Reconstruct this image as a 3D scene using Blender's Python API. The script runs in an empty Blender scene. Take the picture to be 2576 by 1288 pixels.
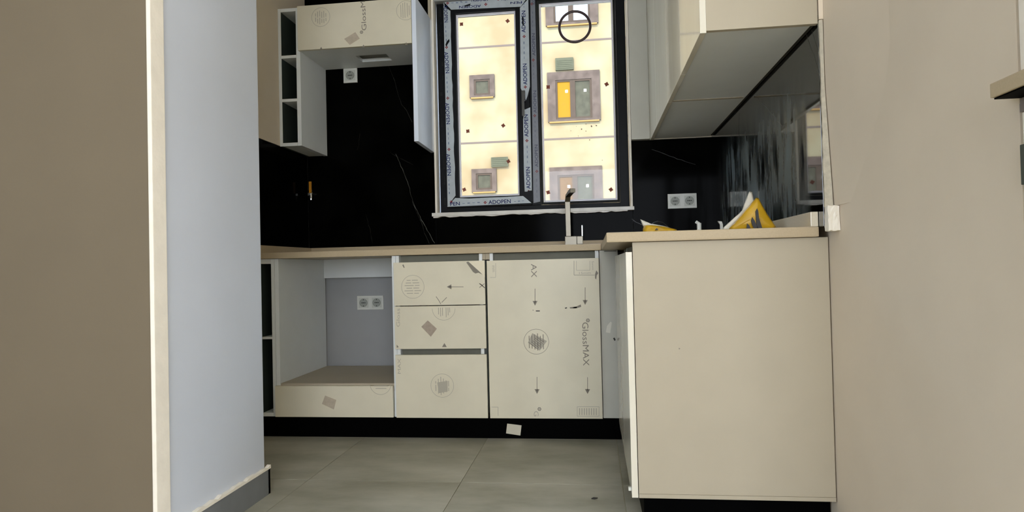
import bpy, bmesh, math, random
from mathutils import Vector, Matrix

random.seed(7)
S = bpy.context.scene
COL = S.collection

# ------------------------------------------------------------------ camera
FPX, YAW, PIT, ROL, CZ = 1639.99, -0.122045, 0.0163793, -0.0234061, 0.805796
fwd = Vector((math.sin(YAW)*math.cos(PIT), math.cos(YAW)*math.cos(PIT), math.sin(PIT)))
r0 = Vector((math.cos(YAW), -math.sin(YAW), 0)); u0 = r0.cross(fwd)
RGT = r0*math.cos(ROL) + u0*math.sin(ROL)
UPV = -r0*math.sin(ROL) + u0*math.cos(ROL)
CAM = Vector((0, 0, CZ))
cam = bpy.data.cameras.new('camera'); cam.sensor_width = 36; cam.lens = FPX/2576*36; cam.clip_start = 0.02; cam.clip_end = 200
co = bpy.data.objects.new('camera', cam); COL.objects.link(co)
co.matrix_world = Matrix(((RGT.x, UPV.x, -fwd.x, 0), (RGT.y, UPV.y, -fwd.y, 0), (RGT.z, UPV.z, -fwd.z, CZ), (0, 0, 0, 1)))
S.camera = co

def U(px, py, axis, v):
    """point on the world plane axis = v that the photograph shows at px, py"""
    d = fwd + RGT*((px-1288)/FPX) - UPV*((py-644)/FPX)
    t = (v - CAM[axis])/d[axis]
    return CAM + d*t

# ------------------------------------------------------------------ light
S.view_settings.view_transform = 'Standard'
S.view_settings.look = 'None'
S.view_settings.gamma = 1
S.view_settings.use_curve_mapping = False
S.view_settings.exposure = 0.0

W = bpy.data.worlds.new('sky'); S.world = W; W.use_nodes = True
nt = W.node_tree; bg = nt.nodes['Background']
bg.inputs['Color'].default_value = (0.63, 0.77, 1.0, 1)
bg.inputs['Strength'].default_value = 9.0

sun = bpy.data.lights.new('sun', 'SUN'); sun.energy = 8; sun.angle = 0.01; sun.color = (1, 0.84, 0.60)
so = bpy.data.objects.new('sun', sun); COL.objects.link(so)
so.rotation_euler = Vector((0.30, 1.0, -0.85)).to_track_quat('-Z', 'Y').to_euler()

def area(name, loc, direction, sx, sy, e, col):
    l = bpy.data.lights.new(name, 'AREA'); l.shape = 'RECTANGLE'; l.size = sx; l.size_y = sy; l.energy = e; l.color = col
    o = bpy.data.objects.new(name, l); COL.objects.link(o); o.location = loc
    o.rotation_euler = Vector(direction).to_track_quat('-Z', 'Z').to_euler()
    return o
# unseen area lamps added at the side, rear and left openings as daylight fill
area('fill_daylight_side', (2.95, 0.3, 1.35), (-1, 0, 0), 1.5, 1.7, 70, (1, 0.89, 0.735))
area('fill_daylight_rear', (0.55, -3.25, 1.5), (0, 1, 0), 2.6, 1.7, 62, (1, 0.89, 0.735))
area('fill_daylight_left', (-3.3, -1.6, 1.4), (1, 0, 0), 1.8, 1.5, 5, (1, 0.89, 0.735))

# ------------------------------------------------------------------ materials
def lin(c):
    return tuple(((x/255)/12.92 if x/255 <= .04045 else ((x/255+.055)/1.055)**2.4) for x in c)
MATS = {}
def mat(name, rgb, rough=.5, metal=0, spec=.5, noise=None, bump=None, coat=0, srgb=True, alt=None, stretch=(1, 1, 1), detail=4, coatr=.05):
    if name in MATS: return MATS[name]
    m = bpy.data.materials.new(name); m.use_nodes = True; n = m.node_tree.nodes; l = m.node_tree.links
    b = n['Principled BSDF']; c = lin(rgb) if srgb else rgb
    b.inputs['Base Color'].default_value = (*c, 1); b.inputs['Roughness'].default_value = rough
    b.inputs['Metallic'].default_value = metal; b.inputs['Specular IOR Level'].default_value = spec
    if coat:
        b.inputs['Coat Weight'].default_value = coat; b.inputs['Coat Roughness'].default_value = coatr
    geo = n.new('ShaderNodeNewGeometry'); mp = n.new('ShaderNodeMapping'); l.new(geo.outputs['Position'], mp.inputs[0])
    mp.inputs['Scale'].default_value = stretch
    if noise:
        sc, amt = noise
        t = n.new('ShaderNodeTexNoise'); t.inputs['Scale'].default_value = sc; t.inputs['Detail'].default_value = detail
        l.new(mp.outputs[0], t.inputs['Vector'])
        rp = n.new('ShaderNodeValToRGB'); l.new(t.outputs['Fac'], rp.inputs[0])
        a2 = lin(alt) if alt else tuple(x*(1-amt) for x in c)
        rp.color_ramp.elements[0].position = .35; rp.color_ramp.elements[0].color = (*a2, 1)
        rp.color_ramp.elements[1].position = .65; rp.color_ramp.elements[1].color = (*c, 1)
        l.new(rp.outputs[0], b.inputs['Base Color'])
    if bump:
        sc, st = bump
        t2 = n.new('ShaderNodeTexNoise'); t2.inputs['Scale'].default_value = sc; t2.inputs['Detail'].default_value = 3
        l.new(mp.outputs[0], t2.inputs['Vector'])
        bp = n.new('ShaderNodeBump'); bp.inputs['Strength'].default_value = st; bp.inputs['Distance'].default_value = .002
        l.new(t2.outputs['Fac'], bp.inputs['Height']); l.new(bp.outputs[0], b.inputs['Normal'])
    MATS[name] = m
    return m

PAINT = mat('wall_paint_greige', (222, 207, 184), .75, noise=(3, .05), bump=(60, .15))
PAINT_D = mat('wall_paint_shaded', (112, 100, 80), .8, noise=(3, .05), bump=(60, .15))  # wall paint darkened to hold the shade on the partition front
PAINT_B = mat('wall_paint_skylit', (204, 209, 218), .7, noise=(3, .04), bump=(60, .12))  # blue cast of the skylight put into the partition paint
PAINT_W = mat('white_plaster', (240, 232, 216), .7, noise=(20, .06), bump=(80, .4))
CEIL = mat('ceiling_paint', (225, 222, 212), .8, noise=(3, .03))
LAM = mat('beige_laminate', (182, 171, 149), .5, spec=.15, noise=(9, .03), bump=(250, .03))
LAMC = mat('carcass_laminate', (228, 231, 228), .45, noise=(9, .03))
FILM = mat('protective_film_on_gloss', (222, 214, 190), .34, spec=.22, noise=(5, .07), bump=(14, .25))
GLOSS = mat('gloss_front_film', (226, 219, 200), .25, spec=.12, noise=(7, .08), bump=(9, .10), coat=.6, coatr=.05, stretch=(1, 1, .25))
GLOSS.node_tree.nodes['Principled BSDF'].inputs['Coat IOR'].default_value = 1.25
SHADEBACK = mat('cabinet_back_board', (150, 158, 152), .6, noise=(9, .05))
STONE = mat('beige_quartz', (186, 168, 138), .4, spec=.12, noise=(260, .05), bump=(200, .04))
STONE_E = mat('white_marble', (226, 222, 212), .4, noise=(12, .18), bump=(50, .2))
PLINTH = mat('black_plinth', (3, 3, 3), .6, spec=.02, noise=(8, .2))
PVC = mat('anthracite_frame', (15, 17, 20), .45, spec=.12, noise=(14, .3), bump=(60, .15))
DUSTPVC = mat('dusty_anthracite_frame', (36, 37, 36), .6, spec=.15, noise=(45, .6), bump=(60, .3), stretch=(1, 1, .2))
TAPE = mat('white_printed_film', (178, 186, 190), .4, noise=(30, .10), bump=(90, .3))
TAPE_D = mat('grey_printed_film', (118, 122, 130), .4, noise=(30, .12), bump=(90, .3))
BLUE = mat('blue_print', (8, 26, 84), .6, spec=.1)
BLUEFAINT = mat('faint_blue_print', (98, 112, 138), .5)
RED = mat('red_print', (126, 24, 20), .6, spec=.1)
INK = mat('grey_print', (128, 121, 108), .6)
INKF = mat('faint_grey_print', (172, 165, 148), .6)
INKD = mat('dark_mark', (40, 36, 32), .6)
SPACER = mat('bright_glazing_spacer', (225, 222, 228), .35, noise=(20, .05))
WHITEPL = mat('white_plastic', (212, 212, 202), .35, noise=(30, .03))
WHITEPL_S = mat('socket_insert_plastic', (196, 197, 186), .4, noise=(30, .03))
DARKHOLE = mat('socket_hole', (24, 24, 22), .6)
CHROME = mat('chrome', (104, 99, 88), .34, metal=1, noise=(20, .08))
STEEL = mat('brushed_steel', (190, 190, 186), .3, metal=1, noise=(40, .1))
BRASS = mat('yellow_lever_coat', (196, 132, 20), .45, noise=(50, .2))
YEL = mat('yellow_sack', (206, 160, 22), .42, noise=(22, .16), bump=(28, .5))
SACKW = mat('sack_white_lining', (224, 218, 200), .6, noise=(30, .12), bump=(60, .5))
SACKK = mat('black_sack_print', (22, 18, 14), .5)
TAPEB = mat('masking_tape', (188, 174, 152), .6, noise=(60, .12))
PAPER = mat('white_paper', (205, 198, 178), .7, noise=(30, .04))
GROUT = mat('floor_grout', (206, 200, 172), .85, noise=(30, .1))
BASEB = mat('grey_skirting_tile', (118, 120, 122), .5, noise=(7, .15))
GREYBOX = mat('grey_green_metal', (70, 76, 68), .5, noise=(40, .15))
LAMG = mat('grey_filler_laminate', (198, 196, 184), .5, spec=.2, noise=(9, .04))
SKYLIT_FILM = mat('skylit_film', (232, 240, 252), .25, noise=(9, .10), bump=(10, .15), coat=.6, coatr=.1, stretch=(1, 1, .3))  # film colour carries the blue skylight falling on the side panel
RAIL = mat('aluminium_gola_profile', (122, 121, 108), .5, spec=.1, noise=(20, .1))
CREAM = mat('facade_render', (123, 115, 91), .9, spec=.05, noise=(.8, .12), alt=(115, 99, 74), detail=8, bump=(20, .2))
FGROOVE = mat('facade_groove', (76, 64, 56), .9)
FSURR = mat('facade_window_stone', (80, 69, 62), .9, spec=.05, noise=(4, .3), detail=8)
FFRAME = mat('facade_window_frame', (64, 54, 46), .8, spec=.05, noise=(8, .1))
FGLASS = mat('facade_glass', (62, 60, 48), .6, spec=.1, noise=(5, .3), detail=8)
FGLASSB = mat('facade_glass_bright', (150, 155, 162), .2, noise=(5, .08))
FYEL = mat('facade_yellow_board', (122, 88, 22), .8, spec=.05)
FVENT = mat('facade_vent_green', (72, 72, 58), .9, spec=.05, noise=(6, .12))
ORCH = mat('facade_ochre_edge', (128, 100, 60), .9, spec=.05)

def marble(name, dusty):
    m = bpy.data.materials.new(name); m.use_nodes = True; n = m.node_tree.nodes; l = m.node_tree.links
    b = n['Principled BSDF']
    geo = n.new('ShaderNodeNewGeometry')
    t = n.new('ShaderNodeTexNoise'); t.inputs['Scale'].default_value = 5; t.inputs['Detail'].default_value = 6
    l.new(geo.outputs['Position'], t.inputs['Vector'])
    r = n.new('ShaderNodeValToRGB'); l.new(t.outputs['Fac'], r.inputs[0])
    r.color_ramp.elements[0].position = .4; r.color_ramp.elements[0].color = (.0010, .0010, .0008, 1)
    r.color_ramp.elements[1].position = .8; r.color_ramp.elements[1].color = (.003, .003, .0024, 1)
    b.inputs['Specular IOR Level'].default_value = .012 if not dusty else .3
    if dusty:
        b.inputs['Coat IOR'].default_value = 1.7; b.inputs['Coat Roughness'].default_value = .02
    if not dusty:
        l.new(r.outputs[0], b.inputs['Base Color']); b.inputs['Roughness'].default_value = .1
        return m
    # plaster dust wiped over the polished slab in vertical smears
    mp = n.new('ShaderNodeMapping'); mp.inputs['Scale'].default_value = (1, 5, 1.3)
    l.new(geo.outputs['Position'], mp.inputs[0])
    d = n.new('ShaderNodeTexNoise'); d.inputs['Scale'].default_value = 2.4; d.inputs['Detail'].default_value = 8; d.inputs['Roughness'].default_value = .62
    l.new(mp.outputs[0], d.inputs['Vector'])
    mp2 = n.new('ShaderNodeMapping'); mp2.inputs['Scale'].default_value = (1, 16, 3.5)
    l.new(geo.outputs['Position'], mp2.inputs[0])
    d2 = n.new('ShaderNodeTexNoise'); d2.inputs['Scale'].default_value = 1.4; d2.inputs['Detail'].default_value = 5
    l.new(mp2.outputs[0], d2.inputs['Vector'])
    r1 = n.new('ShaderNodeValToRGB'); l.new(d.outputs['Fac'], r1.inputs[0])
    r1.color_ramp.elements[0].position = .24; r1.color_ramp.elements[1].position = .62
    r2 = n.new('ShaderNodeValToRGB'); l.new(d2.outputs['Fac'], r2.inputs[0])
    r2.color_ramp.elements[0].position = .28; r2.color_ramp.elements[1].position = .56
    mul = n.new('ShaderNodeMath'); mul.operation = 'MULTIPLY'
    l.new(r1.outputs[0], mul.inputs[0]); l.new(r2.outputs[0], mul.inputs[1])
    sx = n.new('ShaderNodeSeparateXYZ'); l.new(geo.outputs['Position'], sx.inputs[0])
    mr = n.new('ShaderNodeMapRange'); mr.inputs['From Min'].default_value = 1.42; mr.inputs['From Max'].default_value = 1.28
    mr.inputs['To Min'].default_value = 0.03; mr.inputs['To Max'].default_value = 1; l.new(sx.outputs['Z'], mr.inputs['Value'])
    my = n.new('ShaderNodeMapRange'); my.inputs['From Min'].default_value = 3.5; my.inputs['From Max'].default_value = 3.25
    my.inputs['To Min'].default_value = 0.05; my.inputs['To Max'].default_value = 1; l.new(sx.outputs['Y'], my.inputs['Value'])
    m2 = n.new('ShaderNodeMath'); m2.operation = 'MULTIPLY'; l.new(mul.outputs[0], m2.inputs[0]); l.new(mr.outputs[0], m2.inputs[1])
    m2b = n.new('ShaderNodeMath'); m2b.operation = 'MULTIPLY'; l.new(m2.outputs[0], m2b.inputs[0]); l.new(my.outputs[0], m2b.inputs[1])
    mn = n.new('ShaderNodeMapRange'); mn.inputs['From Min'].default_value = 2.04; mn.inputs['From Max'].default_value = 2.2; l.new(sx.outputs['Y'], mn.inputs['Value'])
    m3 = n.new('ShaderNodeMath'); m3.operation = 'MULTIPLY'; l.new(m2b.outputs[0], m3.inputs[0]); l.new(mn.outputs[0], m3.inputs[1])
    mx = n.new('ShaderNodeMix'); mx.data_type = 'RGBA'
    l.new(m3.outputs[0], mx.inputs['Factor']); l.new(r.outputs[0], mx.inputs['A']); mx.inputs['B'].default_value = (.12, .15, .155, 1)
    l.new(mx.outputs['Result'], b.inputs['Base Color'])
    cw = n.new('ShaderNodeMapRange'); cw.inputs['To Min'].default_value = .8; cw.inputs['To Max'].default_value = 0
    l.new(m3.outputs[0], cw.inputs['Value']); l.new(cw.outputs[0], b.inputs['Coat Weight'])
    rr = n.new('ShaderNodeMapRange'); rr.inputs['To Min'].default_value = .045; rr.inputs['To Max'].default_value = .55
    l.new(m3.outputs[0], rr.inputs['Value']); l.new(rr.outputs[0], b.inputs['Roughness'])
    return m
MARB = marble('black_marble', False)
MARBD = marble('black_marble_dusty', True)
VEIN = mat('marble_vein', (92, 92, 84), .3, noise=(30, .7))
VEINF = mat('faint_marble_vein', (44, 44, 38), .3, noise=(30, .6))

def floor_mat():
    m = bpy.data.materials.new('concrete_look_tile'); m.use_nodes = True; n = m.node_tree.nodes; l = m.node_tree.links
    b = n['Principled BSDF']
    geo = n.new('ShaderNodeNewGeometry'); mp = n.new('ShaderNodeMapping'); mp.inputs['Scale'].default_value = (.8, 1.6, 1)
    l.new(geo.outputs['Position'], mp.inputs[0])
    oi = n.new('ShaderNodeObjectInfo'); ad = n.new('ShaderNodeVectorMath'); ad.operation = 'ADD'
    sc = n.new('ShaderNodeVectorMath'); sc.operation = 'SCALE'; sc.inputs['Scale'].default_value = 9
    cmb = n.new('ShaderNodeCombineXYZ'); l.new(oi.outputs['Random'], cmb.inputs[0]); l.new(oi.outputs['Random'], cmb.inputs[1]); l.new(cmb.outputs[0], sc.inputs[0])
    l.new(mp.outputs[0], ad.inputs[0]); l.new(sc.outputs[0], ad.inputs[1])
    t = n.new('ShaderNodeTexNoise'); t.inputs['Scale'].default_value = 2.6; t.inputs['Detail'].default_value = 9; t.inputs['Roughness'].default_value = .6
    l.new(ad.outputs[0], t.inputs['Vector'])
    r = n.new('ShaderNodeValToRGB'); l.new(t.outputs['Fac'], r.inputs[0])
    r.color_ramp.elements[0].position = .3; r.color_ramp.elements[0].color = (*lin((136, 133, 114)), 1)
    r.color_ramp.elements[1].position = .7; r.color_ramp.elements[1].color = (*lin((184, 180, 164)), 1)
    l.new(r.outputs[0], b.inputs['Base Color'])
    b.inputs['Roughness'].default_value = .42
    return m
FLOORM = floor_mat()

def glass_mat():
    m = bpy.data.materials.new('window_glass'); m.use_nodes = True; n = m.node_tree.nodes; l = m.node_tree.links
    n.remove(n['Principled BSDF']); out = n['Material Output']
    tr = n.new('ShaderNodeBsdfTransparent'); tr.inputs[0].default_value = (.96, .97, .96, 1)
    gl = n.new('ShaderNodeBsdfGlossy'); gl.inputs['Roughness'].default_value = .02
    fr = n.new('ShaderNodeFresnel'); fr.inputs['IOR'].default_value = 1.25
    mx = n.new('ShaderNodeMixShader'); l.new(fr.outputs[0], mx.inputs[0]); l.new(tr.outputs[0], mx.inputs[1]); l.new(gl.outputs[0], mx.inputs[2])
    l.new(mx.outputs[0], out.inputs['Surface'])
    return m
GLASS = glass_mat()

# ------------------------------------------------------------------ helpers
WL = {}                                                  # world location of each object
def B(): return bmesh.new()
def bx(bm, x0, x1, y0, y1, z0, z1, bev=0):
    if x0 > x1: x0, x1 = x1, x0
    if y0 > y1: y0, y1 = y1, y0
    if z0 > z1: z0, z1 = z1, z0
    vs = [bm.verts.new(p) for p in ((x0,y0,z0),(x1,y0,z0),(x1,y1,z0),(x0,y1,z0),(x0,y0,z1),(x1,y0,z1),(x1,y1,z1),(x0,y1,z1))]
    fs = [bm.faces.new([vs[i] for i in q]) for q in ((0,3,2,1),(4,5,6,7),(0,1,5,4),(1,2,6,5),(2,3,7,6),(3,0,4,7))]
    if bev:
        es = list({e for f in fs for e in f.edges})
        bmesh.ops.bevel(bm, geom=es, offset=bev, segments=2, affect='EDGES', profile=.7)
    return bm
def prism(bm, pts, n):
    """extrude the polygon pts by vector n"""
    n = Vector(n); a = [bm.verts.new(Vector(p)) for p in pts]; b = [bm.verts.new(Vector(p)+n) for p in pts]
    bm.faces.new(a); bm.faces.new(b[::-1])
    for i in range(len(a)):
        j = (i+1) % len(a); bm.faces.new((a[j], a[i], b[i], b[j]))
    return bm
def cyl(bm, c, axis, r, h, seg=20, r2=None):
    c = Vector(c); axis = Vector(axis).normalized(); r2 = r if r2 is None else r2
    q = Vector((0, 0, 1)).rotation_difference(axis).to_matrix()
    a = [bm.verts.new(c + q @ Vector((r*math.cos(t), r*math.sin(t), 0))) for t in [2*math.pi*i/seg for i in range(seg)]]
    b = [bm.verts.new(c + q @ Vector((r2*math.cos(t), r2*math.sin(t), h))) for t in [2*math.pi*i/seg for i in range(seg)]]
    bm.faces.new(a[::-1]); bm.faces.new(b)
    for i in range(seg):
        j = (i+1) % seg; bm.faces.new((a[i], a[j], b[j], b[i]))
    return bm
def sub(bm, o):
    bmesh.ops.subdivide_edges(bm, edges=bm.edges[:], cuts=o, use_grid_fill=True); return bm
def obj(name, bm, m, parent=None, smooth=False, label=None, recalc=True):
    if recalc: bmesh.ops.recalc_face_normals(bm, faces=bm.faces[:])
    xs = [v.co for v in bm.verts]
    lo = Vector((min(v.x for v in xs), min(v.y for v in xs), min(v.z for v in xs)))
    hi = Vector((max(v.x for v in xs), max(v.y for v in xs), max(v.z for v in xs)))
    c = Vector(((lo.x+hi.x)/2, (lo.y+hi.y)/2, lo.z))
    for v in bm.verts: v.co -= c
    me = bpy.data.meshes.new(name); bm.to_mesh(me); bm.free()
    for mm in (m if isinstance(m, (list, tuple)) else [m]): me.materials.append(mm)
    if smooth:
        for p in me.polygons: p.use_smooth = True
    o = bpy.data.objects.new(name, me); COL.objects.link(o)
    if parent: o.parent = parent; o.location = c - WL[parent.name]
    else: o.location = c
    WL[o.name] = c
    if label: o['label'] = label
    return o
def box(name, m, parent, *a, bev=0.001, label=None):
    return obj(name, bx(B(), *a, bev=bev), m, parent, label=label)
def thing(name, label, cat, loc, group=None):
    o = bpy.data.objects.new(name, None); COL.objects.link(o); o.location = loc; WL[o.name] = Vector(loc)
    o.empty_display_size = .05
    o['label'] = label; o['category'] = cat
    if group: o['group'] = group
    return o
def tag(o, label, cat, group=None):
    o['label'] = label; o['category'] = cat
    if group: o['group'] = group
    return o
def struct(o, label):
    o['kind'] = 'structure'; o['label'] = label; o['category'] = 'setting'
    return o
def sempty(name, loc, label):
    o = bpy.data.objects.new(name, None); COL.objects.link(o); o.location = loc; WL[o.name] = Vector(loc); o.empty_display_size = .05
    return struct(o, label)

# flat print: geometry collected in a plane's own 2D axes
class Plane:
    def __init__(s, o, u, v, n): s.o, s.u, s.v, s.n = Vector(o), Vector(u), Vector(v), Vector(n)
    def p(s, a, b, k=0): return s.o + s.u*a + s.v*b + s.n*k
T = .0004
def poly(bm, P, pts, t=T):
    """thin flat piece lying on the plane"""
    prism(bm, [P.p(a, b, .0001) for a, b in pts], P.n*t)
def seg(bm, P, a, b, w, t=T):
    a = Vector(a); b = Vector(b); d = (b-a); 
    if d.length < 1e-6: return
    d.normalize(); q = Vector((-d.y, d.x))*(w/2)
    poly(bm, P, [a+q, a-q, b-q, b+q], t)
def ring(bm, P, c, r, w, a0=0, a1=2*math.pi, nseg=32, t=T):
    for i in range(nseg):
        t0 = a0+(a1-a0)*i/nseg; t1 = a0+(a1-a0)*(i+1)/nseg
        poly(bm, P, [(c[0]+(r-w/2)*math.cos(t0), c[1]+(r-w/2)*math.sin(t0)), (c[0]+(r+w/2)*math.cos(t0), c[1]+(r+w/2)*math.sin(t0)),
                     (c[0]+(r+w/2)*math.cos(t1), c[1]+(r+w/2)*math.sin(t1)), (c[0]+(r-w/2)*math.cos(t1), c[1]+(r-w/2)*math.sin(t1))], t)
TXT = {}
def glyphs(body, bold):
    k = (body, bold)
    if k not in TXT:
        c = bpy.data.curves.new('lettering', 'FONT'); c.body = body; c.size = 1; c.offset = bold; c.resolution_u = 3
        o = bpy.data.objects.new('lettering', c); COL.objects.link(o)
        bpy.context.view_layer.update()
        me = bpy.data.meshes.new_from_object(o.evaluated_get(bpy.context.evaluated_depsgraph_get()))
        vs = [(v.co.x, v.co.y) for v in me.vertices]; fs = [tuple(p.vertices) for p in me.polygons]
        bpy.data.objects.remove(o); bpy.data.curves.remove(c); bpy.data.meshes.remove(me)
        x0 = min(v[0] for v in vs); x1 = max(v[0] for v in vs); y0 = min(v[1] for v in vs); y1 = max(v[1] for v in vs)
        TXT[k] = ([((v[0]-x0)/(x1-x0), (v[1]-y0)/(y1-y0)) for v in vs], fs)
    return TXT[k]
def text(bm, P, body, p0, p1, h, bold=.0, mirror=False, clip=None):
    """letters between p0 and p1 (baseline ends in plane units), h tall on the left-hand side"""
    vs, fs = glyphs(body, bold)
    p0 = Vector(p0); p1 = Vector(p1); d = p1-p0; q = Vector((-d.y, d.x)).normalized()*h
    V = []
    for a, b in vs:
        c = p0 + d*a + q*b
        V.append(bm.verts.new(P.p(c.x, c.y, .0005)))
    for f in fs:
        try: bm.faces.new([V[i] for i in f])
        except ValueError: pass

def poly_obj(name, P, pts, m, parent, t=.001, label=None):
    bm = B(); poly(bm, P, pts, t); return obj(name, bm, m, parent, label=label)

# main planes measured from the photograph (metres)
YF, YW, YP = 3.033, 3.615, 2.005       # base fronts, tiled back wall, peninsula end
XL, XRT, XR = -1.63, .656, .69         # left wall face, right slab face, bare right wall
CT, CB = .902, .872                    # worktop top / underside
def FP(y=YF): return Plane((0, y, 0), (1, 0, 0), (0, 0, 1), (0, -1, 0))       # faces the room, units = X, Z
def f2(px, py, y=YF):
    p = U(px, py, 1, y); return (p.x, p.z)

# ================================================================== STRUCTURE
# floor with its tiles
fl = sempty('floor', (0, 0, 0), 'grey concrete-look tiled floor of the kitchen and living room')
box('screed', GROUT, fl, -3.5, 3.2, -3.4, 3.83, -.12, -.0035, bev=0)
tile_me = None
tw, tl = .6, 1.2
for i in range(-5, 6):
    for j in range(-5, 2):
        x0 = -.51 + i*tw; y0 = 2.42 + j*tl
        x1, y1 = x0+tw, y0+tl
        if x0 < -3.5 or x1 > 3.2 or y0 < -3.4: continue
        y1c = min(y1, 3.6)
        if j < 1 and tile_me is not None:
            o = bpy.data.objects.new('floor_tile', tile_me); COL.objects.link(o); o.parent = fl
            o.location = ((x0+x1)/2, (y0+y1)/2, -.0033)
        else:
            o = box('floor_tile', FLOORM, fl, x0+.0012, x1-.0012, y0+.0012, y1c-.0012, -.0033, 0, bev=.0004)
            if j < 1: tile_me = o.data

# back wall: four blocks round the window opening
wb = sempty('wall_back', (0, 3.63, 0), 'back kitchen wall with window, clad in black marble slabs')
WX0, WX1, WZ0, WZ1 = -.872, .228, 1.098, 2.335
bm = B()
bx(bm, -1.85, WX0, 3.63, 3.83, 0, 2.62); bx(bm, WX1, .9, 3.63, 3.83, 0, 2.62)
bx(bm, WX0, WX1, 3.63, 3.83, 0, WZ0); bx(bm, WX0, WX1, 3.63, 3.83, WZ1, 2.62)
obj('masonry', bm, mat('cement_grey_paint', (160, 160, 158), .8, noise=(5, .06)), wb, recalc=False)
def slab(name, par, m, *a, label=None): return box(name, m, par, *a, bev=.0008, label=label)
g = .0007
slab('marble_slab', wb, MARB, XL, WX0-g, YW, 3.63, .90, 1.99)
slab('marble_slab', wb, MARB, XL, WX0-g, YW, 3.63, 1.992, 2.60)
slab('marble_slab', wb, MARB, WX0+g, WX1-g, YW, 3.63, .90, 1.0975)
slab('marble_slab', wb, MARB, WX1+g, XR-.001, YW, 3.63, .90, 1.479)
box('plaster_strip', PAINT_W, wb, WX1+g, .69, YW+.001, 3.63, 1.481, 2.6)
# reveal plaster of the window opening
for a in ((WX0, WX0+.012, 3.60, 3.655, WZ0+.021, WZ1), (WX1-.012, WX1, 3.60, 3.655, WZ0+.021, WZ1)):
    box('window_reveal', PAINT_W, wb, *a)

wl = sempty('wall_left', (XL, 3, 0), 'left kitchen wall, black marble below and light board above')
box('masonry', PAINT, wl, -1.85, -1.645, 2.255, 3.629, 0, 2.62, bev=0)
slab('marble_slab', wl, MARB, -1.645, XL, 2.26, YW-.001, .90, 1.474)
box('wall_board', PAINT, wl, -1.645, XL, 2.26, YW-.001, 1.476, 2.6)

wr = sempty('wall_right', (XR, 2.4, 0), 'long greige right wall beside the peninsula')
box('masonry', PAINT, wr, XR, .9, 1.14, 3.629, 0, 2.62, bev=.004)
slab('marble_slab', wr, MARBD, XRT, XR-.008, 1.946, YW-.001, .90, 1.505)
# slab end finished with a rough mortar line, wall plaster beside it
def ragstrip(name, x0, x1, jx, z0, z1, y0, dy, m, seed):
    random.seed(seed); zz = z0; L = []
    while zz < z1: L.append((x0+random.uniform(-jx, jx), zz)); zz += .021
    L.append((x0, z1)); bm = B()
    prism(bm, [(x, y0, z) for x, z in L] + [(x1, y0, z1), (x1, y0, 1.30), (x1+.0135, y0, z0)], (0, dy, 0))
    return obj(name, bm, m, wr)
ragstrip('mortar_edge', .6575, .667, .0012, .955, 1.487, 1.937, .008, mat('grey_mortar', (196, 188, 168), .85, noise=(70, .2), bump=(120, .5)), 3)
bm = B(); rows = []
for z, f, yy in [(z, max(0, (1.30-z)/.345)*.72, 1.58+.26*max(0, (1.30-z)/.345)**1.5) for z in (.957, 1.0, 1.05, 1.1, 1.15, 1.2, 1.25, 1.3)] + [(2.60, 0, 1.58)]:
    x = .6695+.0198*f
    rows.append([bm.verts.new(p) for p in ((x, 1.945, z), (x, 1.937, z), (.6898, yy, z), (.6898, 1.945, z))])
for A, Bq in zip(rows[:-1], rows[1:]):
    for i in range(4): bm.faces.new((A[i], A[(i+1) % 4], Bq[(i+1) % 4], Bq[i]))
bm.faces.new(rows[0]); bm.faces.new(rows[-1])
obj('plaster_fill', bm, PAINT, wr, smooth=False)
box('plaster_fill', PAINT, wr, .6573, .669, 1.937, 1.945, 1.489, 2.6, bev=0)
bm = B(); random.seed(9)
bx(bm, .6585, .6893, 1.915, 1.9445, .886, .956)
sub(bm, 4)
for v in bm.verts:
    v.co += Vector((random.uniform(-.0015, 0), random.uniform(-.002, .002), random.uniform(-.002, .002)))
obj('plaster_lump', bm, PAINT_W, wr)

# partition (pillar) on the left
wp = sempty('wall_left_front', (-1.2, 1.7, 0), 'partition wall end standing in front of the kitchen on the left')
box('partition_body', PAINT_B, wp, -3.5, -1.2, 1.71, 2.252, 0, 2.62, bev=.004)
bm = B()
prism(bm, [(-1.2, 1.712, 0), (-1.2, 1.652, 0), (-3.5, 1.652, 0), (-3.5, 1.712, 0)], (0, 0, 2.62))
o = obj('shaded_partition_front', bm, PAINT_D, wp)
box('lit_corner_trim', PAINT_W, wp, -1.203, -1.190, 1.650, 1.708, 0, 2.62, bev=.003)  # near-white colour holds the side light caught by this strip
bl = sempty('baseboard_left', (-1.19, 2, 0), 'grey tile skirting along the partition foot with a white plaster edge')
box('skirting_tile', BASEB, bl, -1.199, -1.187, 1.72, 2.268, 0, .090)
box('skirting_tile', BASEB, bl, -1.60, -1.187, 2.253, 2.268, 0, .090)
bm = B(); n = 26
prev = []
top = []
for i in range(n+1):
    y = 1.72+(2.27-1.72)*i/n; top.append((y, .090+.006+random.uniform(0, .007)))
prism(bm, [(-1.185, 1.72, .0905)] + [(-1.185, y, .0905) for y, _ in top[1:]] + [(-1.185, y, z) for y, z in top[::-1]], (-.0145, 0, 0))
obj('plaster_edge', bm, PAINT_W, bl)

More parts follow.
